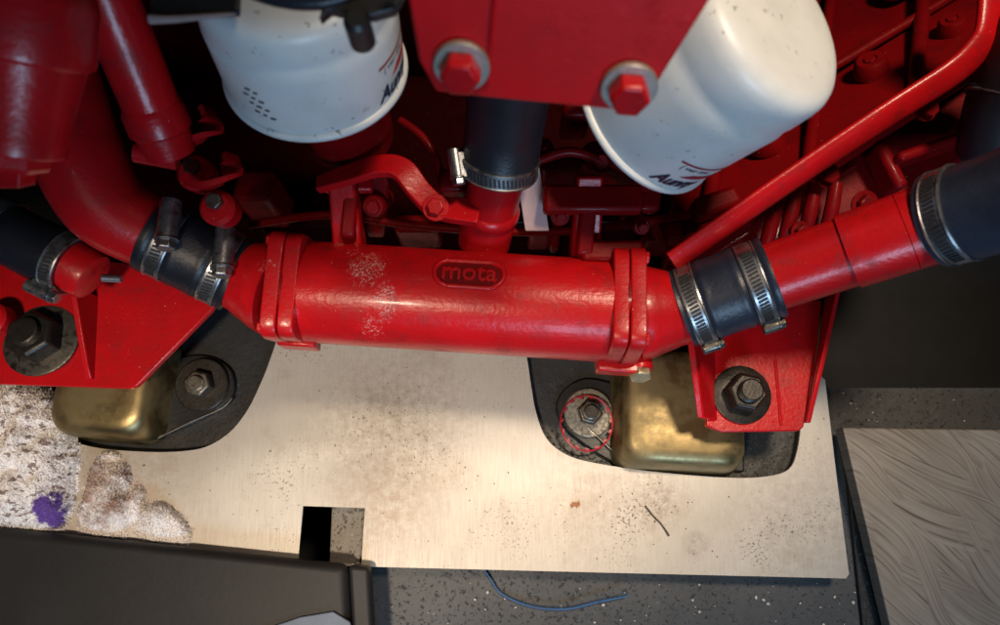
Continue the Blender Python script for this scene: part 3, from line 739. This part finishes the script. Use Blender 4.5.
for (u0, v0, u1, v1, rr) in ((0.10, 0.0, 0.14, 0.9, 0.006), (0.36, 0.0, 0.38, 0.9, 0.005), (0.62, 0.0, 0.62, 0.9, 0.006), (0.05, 0.28, 0.95, 0.24, 0.004), (0.80, 0.0, 0.78, 0.9, 0.004)):
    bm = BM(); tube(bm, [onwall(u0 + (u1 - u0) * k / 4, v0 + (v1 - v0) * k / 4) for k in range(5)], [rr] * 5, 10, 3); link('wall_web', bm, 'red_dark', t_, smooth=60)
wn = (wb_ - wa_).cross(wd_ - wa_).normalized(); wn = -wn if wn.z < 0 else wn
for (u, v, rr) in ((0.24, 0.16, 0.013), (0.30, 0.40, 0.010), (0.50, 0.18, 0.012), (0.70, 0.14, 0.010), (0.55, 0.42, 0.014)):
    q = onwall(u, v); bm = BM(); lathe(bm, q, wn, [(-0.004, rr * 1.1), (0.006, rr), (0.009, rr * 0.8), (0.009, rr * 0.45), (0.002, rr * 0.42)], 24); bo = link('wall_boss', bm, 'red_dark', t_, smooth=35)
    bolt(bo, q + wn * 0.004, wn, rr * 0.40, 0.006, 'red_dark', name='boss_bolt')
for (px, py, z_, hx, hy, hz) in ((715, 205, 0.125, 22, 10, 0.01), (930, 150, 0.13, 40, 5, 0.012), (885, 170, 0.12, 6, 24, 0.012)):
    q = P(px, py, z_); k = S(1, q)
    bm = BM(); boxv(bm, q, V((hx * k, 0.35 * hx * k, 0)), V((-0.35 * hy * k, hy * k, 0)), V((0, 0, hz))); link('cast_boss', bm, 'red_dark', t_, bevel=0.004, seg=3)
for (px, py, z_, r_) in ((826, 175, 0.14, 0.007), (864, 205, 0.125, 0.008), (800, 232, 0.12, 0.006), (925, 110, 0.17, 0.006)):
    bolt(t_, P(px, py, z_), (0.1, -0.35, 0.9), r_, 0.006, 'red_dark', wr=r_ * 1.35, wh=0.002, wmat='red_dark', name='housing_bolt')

# greenish lump under the wide hose
o = BM(); lathe(o, P(975, 158, 0.13), V((0.3, 0.2, 1)), [(0, 0.016), (0.02, 0.018), (0.028, 0.013), (0.032, 0.008)], 18)
M['olive'] = plain('olive_grey_casting', (0.07, 0.07, 0.05), 0.6, 0.5, 90, 0.5, 200)
tag(link('sender_unit', o, 'olive', smooth=30), 'small olive grey fitting half hidden behind the wide navy hose', 'fitting')

# ================================================================== CENTRAL STUB HOSE, LEVER
st0 = P(488, 222, 0.150); st1 = P(498, 172, 0.190); st2 = P(504, 130, 0.215); st3 = P(512, 60, 0.262)
t_ = thing('pipe_stub', 'short red pipe stub below the black hose in the middle', 'pipe', st0)
bm = BM(); lathe(bm, st0, st1 - st0, [(-0.02, 0.019), (0.004, 0.019), (0.02, 0.0185), ((st1 - st0).length + 0.012, 0.0185)], 36); link('tube', bm, 'red', t_)
bm = BM(); lathe(bm, st0, st1 - st0, [(0.006, 0.019), (0.008, 0.0205), (0.014, 0.0205), (0.016, 0.019)], 36); link('bead', bm, 'red', t_)
hose('thick black hose rising behind the red bolted bracket at the top', [st1, st2, st3], 0.0248, 'rubber')
ax = (st2 - st1).normalized()
clamp('thin hose clamp round the thick black hose above the red pipe stub', st1.lerp(st2, 0.22), ax, 0.0250, 0.011, V((-1, -0.2, 0.35)), V((0.1, -0.9, -0.2)), -0.9, 0.9, V((0, -1, 0.2)), sl=0.022)
t_ = thing('control_lever', 'cranked dark red lever arm left of the red pipe stub', 'lever', P(400, 190, 0.165))
bm = BM(); tube(bm, [P(318, 185, 0.168), P(345, 176, 0.175), P(380, 166, 0.182), P(402, 170, 0.182), (P(420, 192, 0.178)), P(440, 208, 0.176), P(480, 212, 0.178)], [0.006, 0.0075, 0.008, 0.0085, 0.008, 0.0085, 0.011], 4, 6, flat=(V((0, 0.3, 1)), 0.003))
link('arm', bm, 'red', t_, bevel=0.001, smooth=30)
bm = BM(); prism(bm, [P(320, 178, 0.166), P(372, 176, 0.166), P(372, 190, 0.166), P(322, 190, 0.166)], down(0.008)); link('pad', bm, 'red', t_, bevel=0.002)
bolt(t_, P(436, 208, 0.180), (0, -0.2, 1), 0.006, 0.005, 'red', wr=0.009, wh=0.002, wmat='red', name='pivot_bolt')
bm = BM(); boxv(bm, P(532, 198, 0.155), V((0.0085, 0, 0)), V((-0.004, 0.020, 0.012)), V((0, -0.0008, 0.0015)))
o = link('label_tab', bm, 'pale', bevel=0.0006, smooth=None); tag(o, 'narrow pale pink tab standing right of the red pipe stub', 'tab')

# ================================================================== FILTERS
def filt(label, pb, zb, pt, zt_, r, dots):
    A = P(*pb, zb); B = P(*pt, zt_); a = (B - A).normalized(); L = (B - A).length
    t_ = thing('spin_on_filter', label, 'filter', A, 'white spin-on filters')
    prof = [(0.0, r * 0.96), (0.004, r * 0.985), (L * 0.55, r * 0.985), (L * 0.63, r * 0.985), (L * 0.66, r * 0.968), (L * 0.72, r * 0.960), (L * 0.745, r * 0.968), (L * 0.86, r * 0.955), (L * 0.91, r * 0.94), (L * 0.945, r * 0.905), (L * 0.97, r * 0.85), (L * 0.985, r * 0.77), (L * 0.993, r * 0.67), (L, r * 0.45), (L * 1.002, r * 0.2), (L * 1.002, 0.001)]
    bm = BM(); lathe(bm, A, a, prof, 72); link('can', bm, 'can', t_, smooth=60)
    bm = BM(); lathe(bm, A, a, [(-0.0015, r * 0.95), (-0.0018, r * 1.0), (-0.0005, r * 1.025), (0.0018, r * 1.02), (0.003, r * 0.985), (0.003, r * 0.95)], 72); link('rim', bm, 'can', t_, smooth=60)
    # print: u runs round the can left to right in the photo, v up along its axis
    nv = CP - A; nv = (nv - a * nv.dot(a)).normalized(); xd = a.cross(nv); xd = -xd if xd.x < 0 else xd
    # at angle 0 the print faces the viewer
    return t_, A, a, L, nv, xd
def print_on(t_, A, a, nv, xd, r, ang, v, bm, mat, name):
    n = nv * math.cos(ang) + xd * math.sin(ang); x = -nv * math.sin(ang) + xd * math.cos(ang)
    for q in bm.verts: q.co.z += 0.0003
    wrap(bm, A + a * v, n, x, a, r * 0.985, 'x'); return link(name, bm, mat, t_, smooth=None)
def rect(w_, h_, n=10, shear=0.0):
    bm = BM(); vs = [[bm.verts.new((w_ * (i / n - 0.5) + shear * (j - 0.5), h_ * (j - 0.5), 0)) for j in (0, 1)] for i in range(n + 1)]
    for i in range(n): bm.faces.new((vs[i][0], vs[i + 1][0], vs[i + 1][1], vs[i][1]))
    return bm
rf = 0.052
def livery(t_, A, a, L, nv, xd, a0):
    print_on(t_, A, a, nv, xd, rf, a0 + 0.50, 0.0105, text_mesh('Aunny', 0.0125, 0, 0.35, 0.0005), 'navy', 'brand_lettering')
    print_on(t_, A, a, nv, xd, rf, a0 + 0.80, 0.019, rect(0.030, 0.0042, 10, 0.008), 'redprint', 'red_flash')
    print_on(t_, A, a, nv, xd, rf, a0 + 0.62, 0.0300, rect(0.040, 0.0016), 'redprint', 'red_line')
    print_on(t_, A, a, nv, xd, rf, a0 + 0.52, 0.0262, text_mesh('( vwr mw', 0.0058, 0, 0.2), 'navy', 'small_lettering')
F2 = filt('white filter can with bright sooty domed end, right of the bolted bracket', (650, 110), 0.222, (784, 15), 0.306, rf * 1.06, False)
rf *= 1.06; livery(*F2, 0.42); rf /= 1.06
F1 = filt('white filter can with dotted print, left of the bolted bracket', (316, 68), 0.258, (286, -42), 0.330, rf, True)
livery(*F1, 0.42)
t_, A, a, L, nv, xd = F1
for i in range(4):
    for j in range(3):
        if j == 2 and i == 0: continue
        print_on(t_, A, a, nv, xd, rf, -0.70 - 0.085 * j + 0.035 * i, 0.031 - 0.0058 * i + 0.001 * j, rect(0.0026 + 0.0008 * ((i + j) % 2), 0.0014, 3, 0.0006), 'blackprint', 'print_mark')

# ================================================================== BOLTED BRACKET AT TOP
t_ = thing('engine_bracket', 'big blurred red bracket with two half-painted bolts at the top', 'bracket', P(560, 60, 0.36))
zl = 0.350
b0 = P(436, 92, zl); b1 = P(486, 98, zl + 0.001); b2 = P(632, 112, zl); b3 = P(645, 103, zl + 0.001); b4 = P(714, -6, zl + 0.042); b5 = P(740, -60, zl + 0.062); b6 = P(500, -60, zl + 0.060); b7 = P(400, -60, zl + 0.050); b8 = P(409, 5, zl + 0.026); b9 = P(419, 62, zl + 0.006)
nB = (b6 - b1).cross(b2 - b1).normalized(); nB = -nB if nB.z < 0 else nB
bm = BM()
Ps = [CP + (p - CP) * ((b1 - CP).dot(nB) / (p - CP).dot(nB)) for p in (b0, b1, b2, b3, b4, b5, b6, b7, b8, b9)]
prism(bm, Ps, -nB * 0.005); bmesh.ops.triangulate(bm, faces=[f for f in bm.faces if len(f.verts) > 4])
link('plate', bm, 'red_clean', t_, bevel=0.0012, smooth=30)
for (px, py) in ((462, 64), (629, 85)):
    r_ = ray(px, py); tt = (b1 - CP).dot(nB) / r_.dot(nB); q = CP + r_ * tt
    bolt(t_, q, nB + V((0, -0.25, 0)), 0.0086, 0.0085, 'red', wr=0.0118, wh=0.003, wmat='washer_pale', turn=0.5)
# crease line on the plate
bm = BM(); tube(bm, [b1.lerp(b6, 0.12) + nB * 0.0002, b1.lerp(b6, 0.55) + nB * 0.0002, b1.lerp(b6, 1.0)], [0.0011] * 3, 8, 3); link('fold_line', bm, 'red', t_)

# dark clip and cable in front of the left filter
t_ = thing('cable_clip', 'dark blurred clip and bracket end in front of the left filter dome', 'cable clip', P(360, 20, 0.38))
zc = 0.375
bm = BM(); prism(bm, [P(318, 18, zc), P(330, 8, zc), P(345, 12, zc), P(372, 14, zc), P(395, 8, zc), P(410, -20, zc), P(330, -20, zc)], down(0.006)); link('clip_body', bm, 'blackplastic', t_, bevel=0.001)
bm = BM(); lathe(bm, P(363, 42, zc - 0.012), V((0, 0, 1)), [(0, 0.0055), (0.014, 0.0055), (0.016, 0.004)], 16); link('clip_peg', bm, 'blackplastic', t_, smooth=30)
bm = BM(); tube(bm, [P(240, -14, zc), P(275, -2, zc), P(310, 2, zc), P(345, -4, zc), P(420, -30, zc)], [0.0035] * 5, 12, 6); link('cable', bm, 'rubber', t_, smooth=60)
t_ = thing('steel_tab', 'dark blurred flat tab with a pinkish edge at the top left of the left filter', 'tab', P(195, 10, 0.36))
bm = BM(); prism(bm, [P(150, 18, 0.362), P(238, 12, 0.362), P(240, -30, 0.362), P(150, -30, 0.362)], down(0.004)); link('tab_plate', bm, 'blackpaint', t_, bevel=0.001)
bm = BM(); tube(bm, [P(150, 19, 0.362), P(175, 19, 0.362), P(236, 14, 0.362)], [0.0022, 0.0016, 0.0008], 8, 4); link('tab_edge', bm, 'tarnished', t_)

# ================================================================== LEFT SIDE PARTS
# housing top left
H0 = P(28, -30, 0.362); H1 = P(16, 150, 0.322)
t_ = thing('thermostat_housing', 'rounded red housing with square plug in the top left corner', 'housing', P(25, 100, 0.30))
ha = (H1 - H0); hl = ha.length; ax = ha.normalized()
bm = BM(); lathe(bm, H0, ha, [(-0.03, 0.026), (hl * 0.40, 0.0268), (hl * 0.46, 0.0262), (hl * 0.86, 0.0212), (hl * 0.90, 0.0216), (hl * 0.985, 0.0208), (hl, 0.0196), (hl * 1.0, 0.010)], 48); link('body', bm, 'red', t_, smooth=35)
bm = BM(); lathe(bm, H0, ha, [(hl * 0.02, 0.024), (hl * 0.08, 0.0275), (hl * 0.14, 0.0288), (hl * 0.42, 0.0296), (hl * 0.45, 0.0290), (hl * 0.47, 0.0268)], 48); link('collar', bm, 'red', t_, smooth=35)
bm = BM(); lathe(bm, H1, ax, [(-0.002, 0.0150), (0.006, 0.0150), (0.0085, 0.0135)], 6); pl = link('plug', bm, 'red', t_, smooth=20, bevel=0.0008)
q = H1 + ax * 0.0115; bm = BM(); boxv(bm, q, V((0.0068, 0, 0)), ax * 0.006, ax.cross(V((1, 0, 0))) * 0.0068); link('square_head', bm, 'red', pl, smooth=None, bevel=0.0008)
# big elbow
t_ = thing('pipe_elbow', 'big smooth red pipe elbow curving down to the left black hose', 'pipe elbow', P(100, 200, 0.13))
bm = BM(); tube(bm, [P(40, 20, 0.21), P(58, 90, 0.20), P(78, 155, 0.185), P(106, 205, 0.166), HL1, HL1.lerp(HL0, 0.2)], [0.026, 0.028, 0.029, 0.0285, 0.0262, 0.0245], 40, 8); link('tube', bm, 'red', t_, smooth=60)
# upper pipe with collar
t_ = thing('water_pipe', 'sloping dark red pipe with collar between the housing and the left filter', 'pipe', P(160, 130, 0.2))
u0 = P(92, -40, 0.305); u1 = P(158, 122, 0.232); ua = u1 - u0
bm = BM(); lathe(bm, u0, ua, [(0, 0.0165), (ua.length, 0.0165)], 36); link('tube', bm, 'red', t_)
bm = BM(); lathe(bm, u1, ua, [(-0.012, 0.0165), (-0.008, 0.0185), (0.004, 0.0188), (0.006, 0.0165), (0.02, 0.0155)], 36); link('collar', bm, 'red', t_, smooth=40)
bm = BM(); a_ = P(135, 152, 0.222); b_ = P(178, 160, 0.216); tube(bm, [a_, b_], [0.0065, 0.0065], 12, 2, flat=None); link('cross_sleeve', bm, 'red', t_, smooth=40)
# red clips
for pts, bl, lab in (([(205, 108), (212, 122), (206, 134), (190, 142), (172, 144)], (191, 165), 'upper curled red clip beside the sloping red pipe'),
                     ([(230, 155), (232, 168), (222, 180), (205, 186), (188, 184)], (214, 200), 'lower curled red clip just above the left hose screws')):
    q0 = P(*bl, 0.205)
    t_ = thing('pipe_clip', lab, 'pipe clip', q0, 'red pipe clips')
    bm = BM(); tube(bm, [P(x, y, 0.212) for x, y in pts], [0.005, 0.007, 0.009, 0.009, 0.006], 4, 6, flat=(V((0.3, 0.8, 0.25)), 0.0018)); link('strap', bm, 'red', t_, smooth=40)
    bm = BM(); lathe(bm, q0 + V((0, 0, -0.02)), (0, -0.2, 1), [(0, 0.011), (0.014, 0.0115), (0.017, 0.009)], 20); link('clip_base', bm, 'red', t_, smooth=40)
    bolt(t_, q0 - V((0, 0, 0.003)), (0, -0.2, 1), 0.0055, 0.005, 'bolt', name='clip_bolt')
# small hose lower left with its clamps and red spout
s0 = P(-40, 205, 0.120); s1 = P(20, 240, 0.120); s2 = P(74, 266, 0.116); s3 = P(100, 282, 0.112)
hose('short black hose with bent clamps at the left edge above the bracket', [s0, s1, s2], 0.0225, 'rubber')
t_ = thing('red_spout', 'round red pipe end poking out of the small left-edge hose', 'pipe', s3)
bm = BM(); lathe(bm, s2 - (s3 - s2).normalized() * 0.01, s3 - s2, [(0, 0.0195), (0.022, 0.0195), (0.026, 0.018), (0.028, 0.012)], 36); link('tube', bm, 'red', t_, smooth=50)
ax = (s2 - s1).normalized()
clamp('dull steel clamp on the small hose next to the red spout', s2.lerp(s1, 0.12), ax, 0.0228, 0.012, V((-0.4, -0.9, 0.3)), V((0.8, -0.5, 0)), -0.4, 0.6, V((0.2, -0.5, 0.8)), sl=0.024)
clamp('dull steel clamp on the small hose at the very left edge', s1.lerp(s0, 0.28), ax, 0.0228, 0.012, V((-0.2, -0.8, 0.6)), V((0.5, -0.8, 0)), -0.4, 0.6, V((0.2, -0.5, 0.8)), sl=0.024)
# loose screw end under the elbow
bm = BM(); q0 = P(103, 278, 0.115); q1 = P(124, 279, 0.115); prof = []
for i in range(12): prof += [(0.0012 * i, 0.0030), (0.0012 * i + 0.0006, 0.0025)]
lathe(bm, q0, q1 - q0, prof, 14); tag(link('threaded_screw_end', bm, 'steel', smooth=20), 'tiny threaded screw end between the red spout and the left hose', 'screw')

# ================================================================== CLEANING RAG
t_ = thing('cleaning_rag', 'crumpled white terry rag with brown marks and a purple patch', 'rag', P(40, 470, 0))
LB = [(-6, 468, 84, 92, 0.040, 2.5), (112, 504, 24, 50, 0.021, 2.0), (160, 533, 34, 30, 0.015, 1.5), (136, 522, 12, 40, 0.009, 2.0), (94, 520, 14, 40, 0.010, 2.0)]
from mathutils import noise as mn
def ragh(px, py):
    h = 0
    for cx, cy, rx, ry, hh, e in LB:
        d = (abs((px - cx) / rx) ** e + abs((py - cy) / ry) ** e)
        d += (0.06 if cx < 0 else 0.30) * mn.noise(V((px * 0.035, py * 0.035, cx))) + 0.08 * mn.noise(V((px * 0.12, py * 0.12, cx)))
        if d < 1: h = max(h, hh * (1 - d) ** 0.45)
    lim = (526 + 0.105 * px - py) / 26
    if h > 0:
        h += 0.013 * (0.28 - abs(mn.noise(V((px * 0.030 + py * 0.010, py * 0.022, 4))))) + 0.005 * mn.noise(V((px * 0.07, py * 0.06, 2)))
        h = max(h, 0.0015) * min(1, max(0, lim)) ** 0.5
    return h
bm = BM(); grid = {}; rnd = random.Random(3)
stp = 2
for i, px in enumerate(range(-70, 206, stp)):
    for j, py in enumerate(range(370, 580, stp)):
        h = ragh(px, py)
        p0 = P(px, py, 0.0003); 
        grid[i, j] = (bm.verts.new(V((p0.x, p0.y, max(0.0003, h)))) , h)
for (i, j), (v, h) in list(grid.items()):
    if (i + 1, j + 1) in grid:
        q = [grid[i, j], grid[i + 1, j], grid[i + 1, j + 1], grid[i, j + 1]]
        if max(z for _, z in q) > 0: bm.faces.new([z for z, _ in q])
bmesh.ops.delete(bm, geom=[v for v in bm.verts if not v.link_faces], context='VERTS')
bm.normal_update()
tufts = []
for f_ in bm.faces:
    ar = f_.calc_area()
    k = int(ar / 3.3e-7 * 0.30 + rnd.random())
    k = min(k, 14)
    vs = [v.co for v in f_.verts]
    for _ in range(k):
        u, v_ = rnd.random(), rnd.random()
        p = vs[0].lerp(vs[1], u).lerp(vs[3].lerp(vs[2], u), v_)
        tufts.append((p, f_.normal if f_.normal.z > 0 else -f_.normal))
link('cloth', bm, 'rag', t_, smooth=80)
bm = BM(); 
for p, n_ in tufts:
    tg = n_.orthogonal().normalized(); tg = Matrix.Rotation(rnd.uniform(0, 6.28), 3, n_) @ tg
    d = (tg + n_ * rnd.uniform(0.15, 0.9)).normalized(); s_ = n_.cross(d).normalized()
    l_ = rnd.uniform(0.0016, 0.0034); w_ = rnd.uniform(0.0004, 0.0008)
    a_ = bm.verts.new(p - s_ * w_); b_ = bm.verts.new(p + s_ * w_); c_ = bm.verts.new(p + d * l_ + s_ * rnd.uniform(-.0008, .0008))
    f_ = bm.faces.new((a_, b_, c_)); f_.normal_update()
    if f_.normal.dot(n_) < 0: f_.normal_flip()
loc = root_loc(t_); bmesh.ops.translate(bm, verts=bm.verts, vec=-loc)
me = bpy.data.meshes.new('pile'); bm.to_mesh(me); bm.free(); me.materials.append(M['rag'])
o = bpy.data.objects.new('pile', me); COL.objects.link(o); o.parent = t_; o['kind'] = 'stuff'

# ================================================================== CHANNEL AT LOWER LEFT
t_ = thing('steel_channel', 'dark brown-grey steel channel crossing the bottom left corner', 'steel channel', P(180, 600, 0.05))
zc = 0.018
bm = BM(); prism(bm, [P(-60, 522, zc), P(347, 564.5, zc), P(356, 720, zc), P(-60, 720, zc)], down(0.0155)); link('web', bm, 'channel', t_, bevel=0.0075, seg=8, smooth=70)
bm = BM(); prism(bm, [P(348, 565, zc + 0.001), P(369, 567.5, zc + 0.001), P(378, 720, zc + 0.001), P(357, 720, zc + 0.001)], down(0.0165)); link('end_flange', bm, 'channel', t_, bevel=0.0035, seg=5, smooth=70)
bm = BM(); prism(bm, [P(262, 630, zc + 0.003), P(300, 617, zc + 0.003), P(333, 611.5, zc + 0.003), (P(350, 622, zc + 0.003)), P(360, 660, zc + 0.003), P(262, 660, zc + 0.003)], down(0.0025))  # added piece standing for a patch of daylight on the channel
o = link('daylight_patch', bm, 'bluegrey', smooth=None, bevel=0.0008); tag(o, 'added blue-grey corner for a daylight patch at the bottom edge on the channel', 'added patch')

# ================================================================== SMALL THINGS
bm = BM(); tube(bm, [P(478, 560, ZF + 0.004), P(490, 578, ZF + 0.003), P(502, 594, ZF + 0.003), P(530, 606, ZF + 0.004), P(565, 609, ZF + 0.005), P(597, 602, ZF + 0.006), P(627, 596, ZF + 0.008)], [0.0010] * 7, 10, 6)
tag(link('blue_wire', bm, 'wire_blue', smooth=60), 'thin blue wire curling on the dark floor below the sheet', 'wire')
bm = BM(); prism(bm, [P(570, 505, 0.0012), P(573, 502, 0.0015), P(576, 503, 0.0018), P(579, 501, 0.0014), P(580, 505, 0.0012), P(577, 508, 0.0012), P(575, 506, 0.0016), P(572, 508, 0.001)], down(0.0008))
tag(link('rust_flake', bm, 'leaf', smooth=None), 'tiny orange rust flake on the beige sheet', 'flake')
bm = BM(); tube(bm, [P(645, 506, 0.001), P(654, 517, 0.001), P(661, 524, 0.001), P(669, 536, 0.001)], [0.0008, 0.0006, 0.0006, 0.0009], 6, 3)
tag(link('dry_twig', bm, 'twig', smooth=60), 'thin dark twig lying on the beige sheet below the right mount', 'twig')
rnd = random.Random(11)
def crumbs(name, label, n, region, z, smin, smax, mat, cat):
    bm = BM()
    for _ in range(n):
        px, py = region()
        while mat == 'twig' and ((295 < px < 370 and py > 500) or (518 < px < 810 and py < 482) or (px < 285 and py < 456) or px < 60 or px > 840): px, py = region()
        p = P(px, py, z); s_ = rnd.uniform(smin, smax)
        k = rnd.randint(4, 6); a0 = rnd.uniform(0, 6.28)
        ring = [p + V((math.cos(a0 + 6.283 * i / k) * s_ * rnd.uniform(.5, 1.2), math.sin(a0 + 6.283 * i / k) * s_ * rnd.uniform(.4, 1.1), s_ * 0.25)) for i in range(k)]
        prism(bm, ring, down(s_ * 0.3))
    o = link(name, bm, mat, smooth=None); tag(o, label, cat, kind='stuff')
def floor_reg():
    while True:
        px, py = rnd.uniform(375, 880), rnd.uniform(580, 625)
        return px, py
crumbs('paint_chips', 'pale paint chips scattered over the dark floor at the bottom', 45, floor_reg, ZF + 0.0006, 0.0005, 0.0018, 'chip', 'chips')
crumbs('dirt_crumbs', 'dark crumbs of dirt scattered over the beige sheet', 170, lambda: (rnd.gauss(400, 45), rnd.gauss(425, 40)) if rnd.random() < .4 else ((rnd.gauss(652, 22), rnd.gauss(508, 16)) if rnd.random() < .3 else (rnd.uniform(200, 840), rnd.uniform(360, 565))), 0.0003, 0.0002, 0.0008, 'twig', 'dirt')
crumbs('soot_flecks', 'pale flecks on the painted bearer and strip right of the sheet', 12, lambda: (rnd.choice((rnd.uniform(850, 990), rnd.uniform(842, 880))), rnd.uniform(392, 425)), ZF + 0.0007, 0.0005, 0.0014, 'chip', 'chips')
